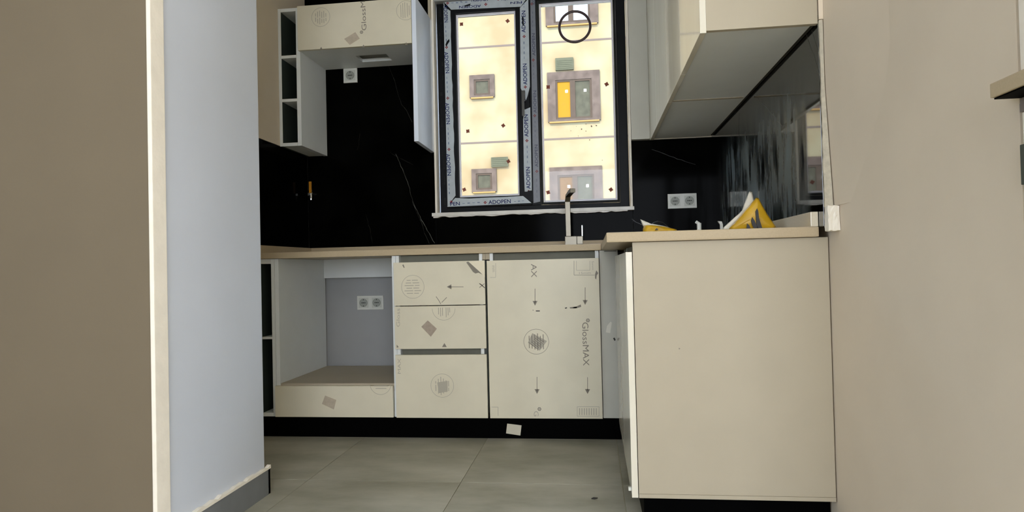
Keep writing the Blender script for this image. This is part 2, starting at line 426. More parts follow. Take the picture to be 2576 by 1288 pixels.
# rest of the room shell
ce = struct(box('ceiling', CEIL, None, -3.7, 3.4, -3.6, 3.85, 2.62, 2.75, bev=0), 'white ceiling above the kitchen, outside the picture')
wf = sempty('wall_front', (0, -3.4, 0), 'living room wall behind the camera with a window opening added for light')
bm = B()
bx(bm, -3.5, -.8, -3.6, -3.4, 0, 2.62); bx(bm, 1.9, 3.4, -3.6, -3.4, 0, 2.62); bx(bm, -.8, 1.9, -3.6, -3.4, 0, .6); bx(bm, -.8, 1.9, -3.6, -3.4, 2.4, 2.62)  # unseen opening added to go with the rear fill lamp
obj('masonry', bm, PAINT, wf, recalc=False)
ws = sempty('wall_side', (3.2, 0, 0), 'living room side wall with a window opening, outside the picture')
bm = B()
bx(bm, 3.2, 3.4, -3.4, -.5, 0, 2.62); bx(bm, 3.2, 3.4, 1.1, 1.3, 0, 2.62); bx(bm, 3.2, 3.4, -.5, 1.1, 0, .45); bx(bm, 3.2, 3.4, -.5, 1.1, 2.25, 2.62)
obj('masonry', bm, PAINT, ws, recalc=False)
wfl = sempty('wall_far_left', (-3.5, 0, 0), 'living room wall far to the left with a window opening added for light, outside the picture')
bm = B()
bx(bm, -3.7, -3.5, -3.6, -2.5, 0, 2.62); bx(bm, -3.7, -3.5, -.7, 2.25, 0, 2.62); bx(bm, -3.7, -3.5, -2.5, -.7, 0, .6); bx(bm, -3.7, -3.5, -2.5, -.7, 2.2, 2.62)  # unseen opening added to go with the left fill lamp
obj('masonry', bm, PAINT_D, wfl, recalc=False)
# balcony wall right of the near wall end; its opening shows the bright outdoors
wq = sempty('wall_balcony', (2, 1.3, 0), 'balcony wall right of the near wall end, with a tall glazed opening')
bm = B()
bx(bm, 2.9, 3.2, 1.3, 1.45, 0, 2.62); bx(bm, .901, 2.9, 1.3, 1.45, 2.35, 2.62)
obj('masonry', bm, PAINT, wq, recalc=False)
w2 = sempty('window_2', (1.9, 1.38, 0), 'tall balcony glazing at the right picture edge')
bm = B()
for x in (.905, 1.88, 2.85): bx(bm, x, x+.045, 1.35, 1.40, .0, 2.349)
for z in (.0, 2.30): bx(bm, .951, 2.849, 1.351, 1.399, z, z+.045)
obj('window_frame', bm, PVC, w2)
obj('pane', bx(B(), .951, 1.879, 1.373, 1.377, .046, 2.299), GLASS, w2)
obj('pane', bx(B(), 1.926, 2.849, 1.373, 1.377, .046, 2.299), GLASS, w2)

# ---------------------------------------------------------------- window 1
w1 = sempty('window_1', (-.32, 3.67, 1.12), 'kitchen window with dark frames covered in blue printed film')
YO, YS = 3.668, 3.655                    # outer frame face, sash face
yb = 3.73
def frame(name, m, par, x0, x1, z0, z1, wl_, wr_, wb_, wt_, y0, y1):
    bm = B()
    bx(bm, x0, x0+wl_, y0, y1, z0, z1, .002); bx(bm, x1-wr_, x1, y0, y1, z0, z1, .002)
    bx(bm, x0+wl_, x1-wr_, y0, y1, z0, z0+wb_, .002); bx(bm, x0+wl_, x1-wr_, y0, y1, z1-wt_, z1, .002)
    return obj(name, bm, m, par)
frame('window_frame', PVC, w1, -.856, .216, 1.120, 2.332, .036, .052, .030, .018, YO, yb)
box('mullion', PVC, w1, -.327, -.278, YO, yb, 1.151, 2.313)
frame('opening_sash', PVC, w1, -.817, -.329, 1.152, 2.312, .072, .068, .056, .046, YS, yb-.004)
# dirty gasket and foam between frame and sash
bm = B(); random.seed(5)
z = 1.17
while z < 2.30:
    h = random.uniform(.01, .06); x = -.836+random.uniform(-.008, .006); w = random.uniform(.003, .009)
    bx(bm, x, x+w, YO-.0035, YO+.001, z, z+h); z += h+random.uniform(.01, .08)
o = obj('foam_residue', bm, DUSTPVC, w1); o['kind'] = 'stuff'
# glazing beads and bright spacers
def gl_unit(x0, x1, z0, z1, yf):
    frame('glazing_bead', DUSTPVC, w1, x0-.013, x1+.013, z0-.013, z1+.013, .013, .013, .013, .013, yf+.004, yf+.02)
    frame('glazing_spacer', SPACER, w1, x0, x1, z0, z1, .010, .010, .012, .010, yf+.022, yf+.036)
    return obj('pane', bx(B(), x0+.0005, x1-.0005, yf+.040, yf+.044, z0, z1), GLASS, w1)
gA = gl_unit(-.744, -.398, 1.2085, 2.2655, YS)
gB = gl_unit(-.277+.013, .163-.013, 1.152+.013, 2.313-.013, YO)
YGA, YGB = YS+.040, YO+.040
# corner pads on the panes
def pad(px, py, par, y, w=.020, rot=0.):
    w *= 1.2
    a, b = f2(px, py, y); P = FP(y)
    bm = B(); c, s_ = math.cos(rot), math.sin(rot)
    k = w/2
    pts = []
    for i in range(8):
        r = k*(1.35 if i % 2 else .85); t = math.pi/4*i
        pts.append((a + r*math.cos(t+rot), b + r*math.sin(t+rot)))
    poly(bm, P, pts, .002)
    return obj('corner_pad', bm, mat('brown_cork_pad', (150, 84, 66), .8, noise=(200, .4)), par)
for px, py, r in ((1161, 61, 0), (1277, 53, .6), (1177, 330, .1), (1266, 316, .6), (1279, 406, .5), (1168, 477, .4)): pad(px, py, gA, YGA, .017, r)
for px, py, r in ((1362, 13, .3), (1518, 0, .5), (1379, 219, 0), (1526, 212, .5), (1379, 484, .3), (1537, 477, .6)): pad(px, py, gB, YGB, .018, r)
# dirt spatters low on the right pane
bm = B(); random.seed(11)
for px, py, s in ((1463, 325, 3), (1474, 312, 2), (1488, 318, 3.5), (1500, 316, 3), (1450, 318, 1.6), (1436, 329, 1.6), (1474, 330, 2), (1483, 352, 2), (1455, 342, 1.5), (1515, 403, 1.5)):
    a, b = f2(px, py, YGB); ss = s*.0012
    poly(bm, FP(YGB), [(a+ss*random.uniform(.7, 1.3)*math.cos(t), b+ss*random.uniform(.7, 1.6)*math.sin(t)) for t in [k*.785 for k in range(8)]], .001)
obj('dirt_spatter', bm, mat('pane_dirt', (150, 128, 112), .8), gB)
# printed film strips
FPm = FP(YS-.0005)
def strip(name, pts, m, y):
    return poly_obj(name, FP(y), [f2(px, py, y) for px, py in pts], m, w1, .0008)
def rag(p0, p1, n, amp, seed):
    """ragged torn edge between two pixels"""
    random.seed(seed); out = []
    for i in range(n+1):
        t = i/n; out.append((p0[0]+(p1[0]-p0[0])*t+random.uniform(-amp, amp)*(0 < i < n), p0[1]+(p1[1]-p0[1])*t))
    return out
sL = strip('printed_film', [(1115.5, 3), (1120, 18)] + [(1130.5, 26)] + [(1133, 27)] + rag((1133, 40), (1146, 492), 26, .9, 1) + [(1140, 500), (1126, 520)], TAPE, YS)
sT = strip('printed_film', [(1117, 5), (1135, 24.5), (1310, 17), (1328, -8), (1120, -4)], TAPE, YS)
sR1 = strip('printed_film', [(1308, 20), (1330, -4)] + [(1329, 0), (1333, 218), (1327, 242), (1321, 258), (1316, 254), (1318, 240), (1310, 222)], TAPE, YS)
sR2 = strip('printed_film', [(1320, 276), (1334, 270), (1338, 482), (1320, 482), (1318, 430), (1316, 300)], TAPE, YS)
sB = strip('printed_film', [(1125, 520.5), (1145, 498)] + [(1180, 499.5), (1230, 497), (1260, 496), (1316, 493), (1337, 510.5), (1220, 516)], TAPE, YS)
sM = strip('printed_film', [(1334, 0), (1346, 0), (1359, 507), (1342, 511)], TAPE_D, YO)
def word(par, y, px0, py0, px1, py1, h, m=BLUE, body='ADOPEN', bold=.012, name='printed_word'):
    P = FP(y-.0010); a = f2(px0, py0, y); b = f2(px1, py1, y)
    bm = B(); text(bm, P, body, a, b, h, bold)
    return obj(name, bm, m, par, recalc=False)
def clover(par, y, px, py, m=RED, r=.0085):
    a, b = f2(px, py, y); P = FP(y-.0008); bm = B()
    for k in range(4):
        t = math.pi/2*k; c = (a+r*.62*math.cos(t), b+r*.62*math.sin(t)); q = r*.42
        poly(bm, P, [(c[0]+q*math.cos(t+s), c[1]+q*math.sin(t+s)) for s in [i*math.pi/3 for i in range(6)]])
    poly(bm, P, [(a-r*.2, b), (a, b-r*.2), (a+r*.2, b), (a, b+r*.2)])
    return obj('clover_mark', bm, m, par)
def fine(par, y, p0, p1, m=BLUEFAINT, w=.005, n=4):
    P = FP(y-.0008); a = Vector(f2(*p0, y)); b = Vector(f2(*p1, y)); bm = B()
    for i in range(n):
        t0 = i/n+.03; t1 = (i+.62)/n
        seg(bm, P, a.lerp(b, t0), a.lerp(b, t1), w*(1 if i % 2 else .5))
    return obj('fine_print', bm, m, par)
HW = .024
# left stile reads downwards
for (a, b) in (((1115.5, 14), (1118, 57)), ((1117.5, 131), (1121, 185)), ((1119.5, 259), (1123, 313)), ((1122, 387), (1125.5, 442))):
    word(sL, YS, *a, *b, .0225, bold=.01)
for px, py in ((1123.5, 119), (1126.5, 247), (1129.5, 376)): clover(sL, YS, px, py)
for a, b in (((1121, 64), (1123, 108)), ((1124, 192), (1126, 238)), ((1127, 320), (1129, 368)), ((1129, 450), (1131, 492))): fine(sL, YS, a, b)
# top rail is upside down
word(sT, YS, 1230, -6, 1186, -3.5, .018); word(sT, YS, 1301, -9, 1262, -6, .018)
word(sT, YS, 1210, 12, 1155, 15, .015); word(sT, YS, 1313, 3, 1284, 5, .013, body='PEN')
clover(sT, YS, 1126, 8); clover(sT, YS, 1222, 11); clover(sT, YS, 1253, -2); clover(sT, YS, 1160, 2, BLUEFAINT, .008)
fine(sT, YS, (1134, 8), (1180, 5))
# right stile reads upwards
word(sR1, YS, 1322, 82, 1322, 27, .0225); word(sR1, YS, 1326.5, 213, 1325, 160, .0225)
clover(sR1, YS, 1318.5, 92); clover(sR1, YS, 1321.5, 219)
fine(sR1, YS, (1319, 150), (1318, 100))
word(sR2, YS, 1329.5, 344, 1328, 288, .0225); word(sR2, YS, 1334.5, 475, 1333, 420, .0225)
clover(sR2, YS, 1325.5, 354); clover(sR2, YS, 1330, 481, r=.007)
fine(sR2, YS, (1327, 412), (1326, 362)); fine(sR1, YS, (1318, 20), (1318, 4), n=2)
# mullion
for a, b in (((1347, 140), (1345.5, 84)), ((1350, 284), (1349, 228)), ((1354, 420), (1352.5, 364)), ((1346, 12), (1345.5, -10))): word(sM, YO, *a, *b, .017, mat('dull_blue_print', (54, 58, 84), .5), bold=.006)
for px, py in ((1341.5, 151), (1345, 291), (1350.5, 431), (1338, 10)): clover(sM, YO, px, py, mat('dull_red_print', (112, 44, 44), .5))
for a, b in (((1343, 200), (1342, 160)), ((1346.5, 345), (1346, 300)), ((1351, 500), (1350, 445)), ((1340, 70), (1339.5, 25))): fine(sM, YO, a, b, mat('dull_fine_print', (96, 98, 112), .5))
# bottom rail
word(sB, YS, 1229, 514, 1285, 511, .0225); word(sB, YS, 1133, 518, 1157, 516.5, .0205, body='PEN')
clover(sB, YS, 1220.5, 509.5); clover(sB, YS, 1135, 508)
fine(sB, YS, (1162, 512), (1212, 509)); fine(sB, YS, (1292, 507), (1322, 505), n=3)
# black paint smear and torn tip on the film
for name, pts, m, y in (('torn_patch', [(1168, 14), (1184, 9), (1182, 14), (1170, 17)], PVC, YS-.001),
                        ('torn_patch', [(1120.5, 113), (1124, 104), (1130, 98), (1131, 104), (1125, 113), (1123.5, 118)], PVC, YS-.001),
                        ('torn_patch', [(1327, 480), (1340, 479), (1341, 508), (1336, 504)], PVC, YS-.001),
                        ('torn_patch', [(1313, 40), (1317, 44), (1318, 66), (1314, 62)], PVC, YS-.001)):
    poly_obj(name, FP(y), [f2(px, py, y) for px, py in pts], m, w1, .0006)
# handle
bm = B()
a = U(1317, 244, 1, 3.64); b = U(1321, 292, 1, 3.635)
bx(bm, a.x-.010, a.x+.012, 3.612, YS-.001, a.z-.03, a.z+.03, .003)
bx(bm, a.x-.006, a.x+.008, 3.590, 3.613, a.z-.008, a.z+.008, .002)
bx(bm, a.x-.007, a.x+.009, 3.583, 3.597, b.z-.01, a.z+.010, .003)
obj('window_handle', bm, mat('handle_black', (16, 16, 18), .2, coat=.8), w1)
# marble sill with ragged mortar beneath
box('window_sill', STONE_E, w1, -.888, .234, 3.580, 3.70, 1.0985, 1.118, bev=.002)
bm = B(); random.seed(2)
x = -.88; low = []
while x < .22:
    low.append((x, 1.0982-random.uniform(.0005, .0085))); x += .022
prism(bm, [(a, 3.583, 1.0982) for a, _ in low] + [(a, 3.583, b) for a, b in low[::-1]], (0, .03, 0))
obj('sill_mortar', bm, STONE_E, w1)
# ring fixed on the right pane
bm = B(); P = FP(YGB-.004)
c = f2(1446, 68, YGB)
bmesh.ops.create_cone(bm, segments=4, radius1=.001, radius2=.001, depth=.001)  # seed geometry removed below
bmesh.ops.delete(bm, geom=bm.verts[:], context='VERTS')
N = 48; M = 10; R_, r_ = .0875, .0075
vv = [[bm.verts.new(P.p(c[0]+(R_+r_*math.cos(p))*math.cos(t), c[1]+(R_+r_*math.cos(p))*math.sin(t)*1.0, r_*math.sin(p)))
       for p in [2*math.pi*j/M for j in range(M)]] for t in [2*math.pi*i/N for i in range(N)]]
for i in range(N):
    for j in range(M): bm.faces.new((vv[i][j], vv[(i+1) % N][j], vv[(i+1) % N][(j+1) % M], vv[i][(j+1) % M]))
tag(obj('vent_ring', bm, mat('brown_rubber', (58, 38, 36), .4), None, smooth=True), 'thin dark round ring fixed high on the right window pane', 'ring')

# veins of the marble, thin lighter bands in the slab face
def vein(par, P, pts, w, m, seed=0, jit=.004):
    random.seed(seed); bm = B(); out = []
    for (a, b) in zip(pts[:-1], pts[1:]):
        a = Vector(a); b = Vector(b); n = max(2, int((b-a).length/.018))
        for i in range(n): out.append(a.lerp(b, i/n)+Vector((random.uniform(-jit, jit), random.uniform(-jit, jit)))*.5)
    out.append(Vector(pts[-1]))
    for a, b in zip(out[:-1], out[1:]): seg(bm, P, a, b, w*random.uniform(.4, 1.2), .0002)
    return obj('marble_vein', bm, m, par)
PB = FP(YW)
k = lambda *q: [f2(px, py, YW) for px, py in q]
vein(wb, PB, k((996, 388), (1012, 425), (1028, 465), (1034, 490), (1042, 515), (1056, 545), (1075, 580), (1094, 612)), .0026, VEIN, 1)
vein(wb, PB, k((1036, 505), (1045, 528), (1060, 560), (1068, 585), (1080, 613)), .0014, VEINF, 2)
vein(wb, PB, k((975, 160), (990, 195), (1002, 240), (1010, 262), (1022, 278), (1037, 308)), .0020, VEINF, 3)
vein(wb, PB, k((906, 335), (902, 365), (898, 378)), .0018, VEINF, 4)
vein(wb, PB, k((920, 540), (930, 575), (937, 612)), .0018, VEINF, 5)
vein(wb, PB, k((980, 383), (1000, 395), (1040, 415)), .0010, VEINF, 6)
vein(wb, PB, k((1640, 375), (1675, 388), (1705, 400), (1750, 414)), .0018, VEINF, 7)
vein(wb, PB, k((1590, 552), (1600, 558), (1620, 568)), .0012, VEINF, 8)
PR = Plane((XRT, 0, 0), (0, 1, 0), (0, 0, 1), (-1, 0, 0))
def r2(px, py): p = U(px, py, 0, XRT); return (p.y, p.z)
vein(wr, PR, [r2(*q) for q in ((1900, 240), (1920, 262), (1945, 290), (1968, 318))], .0022, VEIN, 9)
vein(wr, PR, [r2(*q) for q in ((2028, 85), (2040, 120), (2052, 150), (2062, 190))], .0020, VEIN, 10)
vein(wr, PR, [r2(*q) for q in ((2042, 75), (2052, 110), (2060, 130))], .0014, VEINF, 12)
vein(wr, PR, [r2(*q) for q in ((1860, 285), (1858, 320), (1862, 380))], .0020, VEINF, 13)

# ================================================================== WORKTOPS
ct = thing('countertop', 'long beige stone worktop under the window with a low upstand', 'worktop', (-.8, 3.3, CB))
box('worktop_slab', STONE, ct, XL+.001, .043, 3.013, YW-.001, CB, CT, bev=.004)
box('upstand', STONE, ct, XL+.022, .632, YW-.021, YW-.001, CT+.0002, .940, bev=.002)
box('upstand', STONE, ct, XL+.001, XL+.021, 3.014, YW-.001, CT+.0002, .940, bev=.002)
cp = thing('countertop', 'beige stone worktop on the peninsula with a thick rounded front edge', 'worktop', (.35, 2.8, CB))
box('worktop_slab', STONE, cp, .0445, XRT-.001, YP-.022, YW-.022, CB, CT, bev=.005)
box('upstand', mat('window_lit_quartz', (220, 208, 184), .22, noise=(200, .05)), cp, .634, XRT-.001, YP-.018, YW-.022, CT+.0002, .945, bev=.002)  # paler than the worktop: window reflection put into the upstand colour

# ================================================================== BASE CABINETS
t18 = .018
CBK = YW-.02            # carcass back plane
Z0, Z1 = .101, CB-.001
def print_lines(bm, P, c, R, horiz, seed, rows=6, w=.0035):
    random.seed(seed)
    for i in range(rows):
        v = (i-(rows-1)/2)*R*1.35/rows
        half = math.sqrt(max(0, (R*.86)**2-v*v))
        s = random.uniform(.65, .95)
        g0 = random.uniform(-.2, .2)*half
        for a, b in ((-half*s, g0-.003), (g0+.003, half*s*random.uniform(.8, 1))):
            if horiz: seg(bm, P, (c[0]+a, c[1]+v), (c[0]+b, c[1]+v), w)
            else: seg(bm, P, (c[0]+v, c[1]+a), (c[0]+v, c[1]+b), w)
def stamp(par, y, px, py, R, horiz, seed, a0=0, a1=2*math.pi, m=INKF, cliptop=None, clipbot=None):
    P = FP(y); c = f2(px, py, y); bm = B(); ring(bm, P, c, R, .0018, a0, a1)
    if a1-a0 > 6: print_lines(bm, P, c, R, horiz, seed)
    return obj('round_stamp', bm, m, par)
def arrow(par, y, p0, p1, m=INK):
    P = FP(y); a = Vector(f2(*p0, y)); b = Vector(f2(*p1, y)); d = (b-a).normalized(); q = Vector((-d.y, d.x)); bm = B()
    seg(bm, P, a, b-d*.012, .0026); poly(bm, P, [b, b-d*.022+q*.0115, b-d*.022-q*.0115])
    return obj('printed_arrow', bm, m, par)
def wordf(par, y, body, p0, p1, h, m=INK, bold=0.0):
    P = FP(y); bm = B(); text(bm, P, body, f2(*p0, y), f2(*p1, y), h, bold); return obj('printed_word', bm, m, par, recalc=False)
def logo(par, y, px, py, r=.010, m=INK):
    P = FP(y); c = f2(px, py, y); bm = B()
    ring(bm, P, c, r*.72, r*.42, nseg=6); poly(bm, P, [(c[0]+r*.28*math.cos(t), c[1]+r*.28*math.sin(t)) for t in [i*math.pi/3 for i in range(6)]])
    return obj('printed_emblem', bm, m, par)
def smear(par, y, pts, m=INKD):
    return poly_obj('scuff_mark', FP(y), [f2(px, py, y) for px, py in pts], m, par, .0004)
def tapeq(par, y, pts, m=TAPEB):
    return poly_obj('tape_piece', FP(y), [f2(px, py, y) for px, py in pts], m, par, .0008)

# narrow open shelf unit at far left
c1 = thing('open_base_cabinet', 'narrow open base unit with one shelf beside the partition', 'cabinet', (-1.59, 3.3, 0))
SHADED_BOARD = mat('shaded_board', (44, 54, 50), .6)  # shade inside the open compartments put into the board colour
box('side_panel', SHADED_BOARD, c1, XL+.002, XL+.012, YF+.002, CBK, Z0, Z1)
box('edge_band', LAMC, c1, XL+.002, XL+.012, YF, YF+.0018, Z0, Z1, bev=0)
box('side_panel', LAMC, c1, -1.5655, -1.5485, YF, CBK, Z0, Z1)
box('bottom_panel', LAMC, c1, XL+.0125, -1.566, YF, CBK, Z0, .119)
box('top_rail', LAMC, c1, XL+.0125, -1.566, YF, YF+.09, .848, Z1)
box('shelf', LAMC, c1, XL+.0125, -1.566, YF+.002, CBK-.012, .478, .490)
box('back_panel', mat('shaded_board', (44, 54, 50), .6), c1, XL+.0125, -1.566, CBK-.008, CBK, .120, .847)

# oven housing
c2 = thing('oven_housing_cabinet', 'open oven housing with back rail and stamped panel below', 'cabinet', (-1.25, 3.3, 0))
box('side_panel', LAMC, c2, -1.547, -1.527, YF, CBK, Z0, Z1)
box('side_panel', LAMC, c2, -.9735+.019, -.9375+.0, YF+.002, CBK, Z0, Z1)
box('shelf', LAM, c2, -1.5265, -.955, YF+.004, CBK, .244, .261)
box('back_rail', LAMC, c2, -1.5265, -.955, CBK-.018, CBK, .765, Z1)
box('bottom_panel', LAMC, c2, -1.5265, -.955, YF+.02, CBK, Z0, .119)
d = box('front_panel', FILM, c2, -1.549, -.9545, YF-.018+.018, YF+.0035, .1015, .2435) if False else box('front_panel', FILM, c2, -1.5265+.0-.02, -.9555, YF-.0185, YF-.0005, .103, .252)
yq = YF-.0185
stamp(d, yq, 957, 965, .052, True, 3, math.pi*1.0, 2*math.pi)
bm = B(); P = FP(yq)
for i, (a, b) in enumerate(((940, 976), (945, 972))):
    seg(bm, P, f2(a, 971+i*6, yq), f2(b, 971+i*6, yq), .003)
obj('stamp_lines', bm, INKF, d)
tapeq(d, yq, ((818, 995), (846, 1006), (840, 1030), (810, 1016)))
# drawer unit
c3 = thing('drawer_cabinet', 'base drawer unit with three film-covered fronts printed with stamps', 'cabinet', (-.72, 3.3, 0))
box('side_panel', LAMC, c3, -.936, -.919, YF+.002, CBK, Z0, Z1)
box('side_panel', LAMC, c3, -.530, -.514, YF+.002, CBK, Z0, Z1)
box('top_stub', LAM, c3, -.5135, -.4985, YF+.002, YF+.06, .842, Z1)
box('gola_profile', RAIL, c3, -.9185, -.5305, YF+.03, YF+.05, .830, Z1-.001)
box('gola_profile', RAIL, c3, -.9185, -.5305, YF+.03, YF+.05, .380, .440)
bm = B(); bx(bm, -.9185, -.5305, YF+.06, CBK, Z0, .116); bx(bm, -.9185, -.5305, CBK-.008, CBK, .12, .86)
obj('carcass', bm, LAMC, c3)
yq = YF-.0175; 
D1 = box('drawer_front', FILM, c3, -.9405, -.5005, yq, YF, .6325, .838, bev=.0015)
D2 = box('drawer_front', FILM, c3, -.9405, -.5005, yq, YF, .4265, .6285, bev=.0015)
D3 = box('drawer_front', FILM, c3, -.9405, -.5005, yq, YF, .1015, .3985, bev=.0015)
stamp(D1, yq, 1038.5, 721.5, .055, True, 5)
arrow(D1, yq, (1166, 721.5), (1124, 721.5))
wordf(D1, yq, 'X', (1206, 712), (1206, 724.5), .024); 
P = FP(yq)
q = lambda *a: [f2(x, y, yq) for x, y in a]
for line in (((1206, 713), (1212, 717), (1219, 724), (1221, 722)), ((1097, 746), (1104, 756), (1109, 765)), ((1111, 761), (1124, 748))):
    bm = B(); L = q(*line)
    for a, b in zip(L[:-1], L[1:]): seg(bm, P, a, b, .0028)
    obj('pen_mark', bm, INK, D1)
poly_obj('lifted_film_corner', FP(yq), q((1173, 660), (1178, 658), (1205, 682), (1214, 691), (1204, 686), (1196, 688), (1190, 684)), INK, D1, .0012)
poly_obj('lifted_film_corner', FP(yq), q((1178, 657), (1219, 655), (1220, 698), (1213, 690)), mat('gloss_white_bare', (232, 222, 196), .2, coat=.5), D1, .0006)
smear(D1, yq, ((1012, 667), (1015, 665), (1018, 673), (1016, 674)), INK)
stamp(D2, yq, 1116, 776, .055, False, 6, math.pi*1.0, 2*math.pi)
bm = B()
for i, x in enumerate((1103, 1108, 1113, 1122, 1127, 1131)): seg(bm, P, f2(x, 774, yq), f2(x+.5, (791, 796, 794, 798, 793, 786)[i], yq), .0034)
obj('stamp_lines', bm, INKF, D2)
tapeq(D2, yq, ((1076, 806), (1099, 827), (1084, 847), (1060, 822)), mat('brown_tape', (168, 152, 134), .6, noise=(60, .15)))
wordf(D2, yq, 'Gloss', (998, 822), (997.5, 774), .0, INKF) if False else wordf(D2, yq, 'Gloss', (1006, 822), (1006, 776), .017, INKF)
poly_obj('printed_triangle', FP(yq), q((1112, 873), (1118, 863), (1124, 873)), INK, D2, .0004)
poly_obj('printed_triangle', FP(yq), q((998, 867), (1003, 873), (998, 875)), INK, D2, .0004)
stamp(D3, yq, 1112.5, 970, .055, False, 8)
tapeq(D3, yq, ((1100, 962), (1126, 958), (1126, 985), (1104, 989)), INKF)
# sink unit
c4 = thing('sink_cabinet', 'base cabinet under the sink, single film-covered door with arrows', 'cabinet', (-.23, 3.3, 0))
box('side_panel', LAMC, c4, -.479, -.463, YF+.002, CBK, Z0, Z1)
box('top_stub', LAM, c4, -.498, -.4795, YF+.002, YF+.06, .842, Z1)
box('side_panel', LAMC, c4, .014, .0305, YF+.002, CBK, Z0, Z1)
box('bottom_panel', LAMC, c4, -.4625, .0135, YF+.02, CBK, Z0, .118)
box('gola_profile', RAIL, c4, -.4625, .0135, YF+.03, YF+.05, .830, Z1-.001)
DD = box('door', FILM, c4, -.4905, .0305, yq, YF, .1015, .8365, bev=.0015)
# printed marks on the big door
arrow(DD, yq, (1346, 726), (1346, 769)); arrow(DD, yq, (1472, 723), (1472, 767)); arrow(DD, yq, (1351, 948), (1351, 991)); arrow(DD, yq, (1478, 949), (1478, 991))
stamp(DD, yq, 1349, 859.5, .058, False, 12, m=INK)
poly_obj('tape_piece', FP(yq), q((1339, 838), (1376, 858), (1358, 882), (1328, 862)), INKF, DD, .0003)
bm = B()
for i in range(6):
    a = Vector(f2(1334+i*3, 858-i*3.4+6, yq)); b = Vector(f2(1352+i*3.3, 874-i*3.4+4, yq)); seg(bm, P, a, b, .003)
obj('stamp_lines', bm, INK, DD)
wordf(D3, yq, 'MAX', (1008, 940), (1008, 902), .014, INKF)
wordf(DD, yq, 'GlossMAX', (1464.5, 811), (1467, 920), .028, INK)
logo(DD, yq, 1479, 806)
wordf(DD, yq, 'AX', (1336, 664), (1336.5, 698), .026, INK)
wordf(DD, yq, 'G', (1343, 1034), (1343, 1047), .022, INKF); logo(DD, yq, 1357, 1029)
def corner(px0, py0, px1, py1, open_, tw):
    bm = B(); ps = [f2(px0, py0, yq), f2(px1, py0, yq), f2(px1, py1, yq), f2(px0, py1, yq)]
    for i in open_: seg(bm, P, ps[i], ps[(i+1) % 4], .0018)
    obj('corner_box', bm, INKF if tw else INK, DD)
corner(1444, 656, 1496, 692, (2, 3), 0); corner(1450, 656, 1484, 680, (1, 2, 3), 1)
wordf(DD, yq, '15mm', (1457, 690), (1486, 689), .010, INKF); wordf(DD, yq, '5mm', (1488, 657), (1489, 679), .010, INKF)
corner(1233, 662, 1247, 698, (1, 2), 1); wordf(DD, yq, 'mm', (1238, 668), (1238.5, 684), .010, INKF)
corner(1452, 1023, 1507, 1047, (0, 1, 2, 3), 1); corner(1237, 1024, 1253, 1046, (0, 1), 1)
bm = B()
for x in range(1458, 1504, 6): seg(bm, P, f2(x, 1027, yq), f2(x, 1044, yq), .004)
obj('stamp_lines', bm, INKF, DD)
smear(DD, yq, ((1421, 774), (1426, 773), (1427, 775), (1422, 777))); smear(DD, yq, ((1433, 773), (1450, 771), (1461, 766), (1462, 772), (1448, 776), (1434, 776)), INK)
smear(DD, yq, ((1441, 773), (1451, 771.5), (1452, 775), (1442, 775))); smear(DD, yq, ((1348, 781), (1358, 781), (1358, 783.5), (1348, 783.5)))
smear(DD, yq, ((1497, 690), (1500, 680), (1505, 687), (1501, 693), (1500, 703), (1497, 700)), INK); smear(DD, yq, ((1339, 780), (1342, 779), (1342, 782)), INK)
# corner filler
cf = thing('corner_filler', 'grey white corner filler panel between sink door and peninsula', 'panel', (.1, 3.04, .1))
fpn = box('panel_board', LAMG, cf, .0335, .117, YF-.002, YF+.016, .101, Z1)
yf_ = YF-.002
smear(fpn, yf_, ((1542, 851), (1546, 849), (1549, 855), (1546, 858))); smear(fpn, yf_, ((1555, 741), (1557, 739), (1558.5, 741.5), (1556, 744)))
poly_obj('filler_smudge', FP(yf_), [f2(*a, yf_) for a in ((1527, 820), (1536, 809), (1539, 812), (1535, 838), (1524, 836))], mat('pale_smudge', (222, 218, 204), .6), fpn, .0004)
# slot under the worktop in the corner
box('dark_slot', INKD, cf, .056, .112, YF-.0028, YF-.0021, .8655, .8685, bev=0)

pl = tag(box('plinth', PLINTH, None, XL+.001, .139, 3.045, 3.061, .001, .0995), 'black plinth board along the floor under the base units', 'plinth')
y = 3.0443
pp = poly_obj('paper_scrap', FP(y), [f2(*a, y) for a in ((1276, 1065.5), (1312, 1070), (1309, 1095.5), (1273, 1090))], PAPER, None, .0008)
tag(pp, 'small pale paper square stuck on the black plinth', 'paper')

# peninsula unit
cn = thing('peninsula_cabinet', 'peninsula base cabinet with a wide plain beige end panel', 'cabinet', (.4, 2.5, 0))
box('end_panel', LAM, cn, .1225, .6865, YP, YP+.018, .113, Z1, bev=.0012)
box('end_panel_edging', LAM, cn, .1225, .6865, YP-.0008, YP+.018, .1005, .1125, bev=.001, label='slim strip along the foot of the end panel')
poly_obj('dark_speck', FP(YP), [f2(*a, YP) for a in ((1708, 875), (1711, 876), (1710, 879), (1707, 878))], INK, bpy.data.objects['end_panel'] if 'end_panel' in bpy.data.objects else cn, .0004)
bm = B(); bx(bm, .1425, .68, YP+.0185, CBK-.03, Z0, .118); bx(bm, .662, .68, YP+.0185, CBK-.03, .1185, Z1); 
bx(bm, .1425, .66, 2.72, 2.737, .1185, Z1)
obj('carcass', bm, LAMC, cn)
box('gola_profile', RAIL, cn, .145, .16, YP+.019, 3.02, .835, Z1-.001)
dn = box('door', GLOSS, cn, .1015, .1205, YP+.001, 2.455, .1005, .842, bev=.0015)
box('door', GLOSS, cn, .1015, .1205, 2.459, 2.95, .1005, .842, bev=.0015)
box('door_bumper', WHITEPL, cn, .092, .101, YP+.01, YP+.022, .118, .128)
box('plinth_board', PLINTH, cn, .140, .6865, YP+.05, YP+.066, .001, .0995)
box('plinth_board', PLINTH, cn, .140, .156, YP+.067, 3.044, .001, .0995)

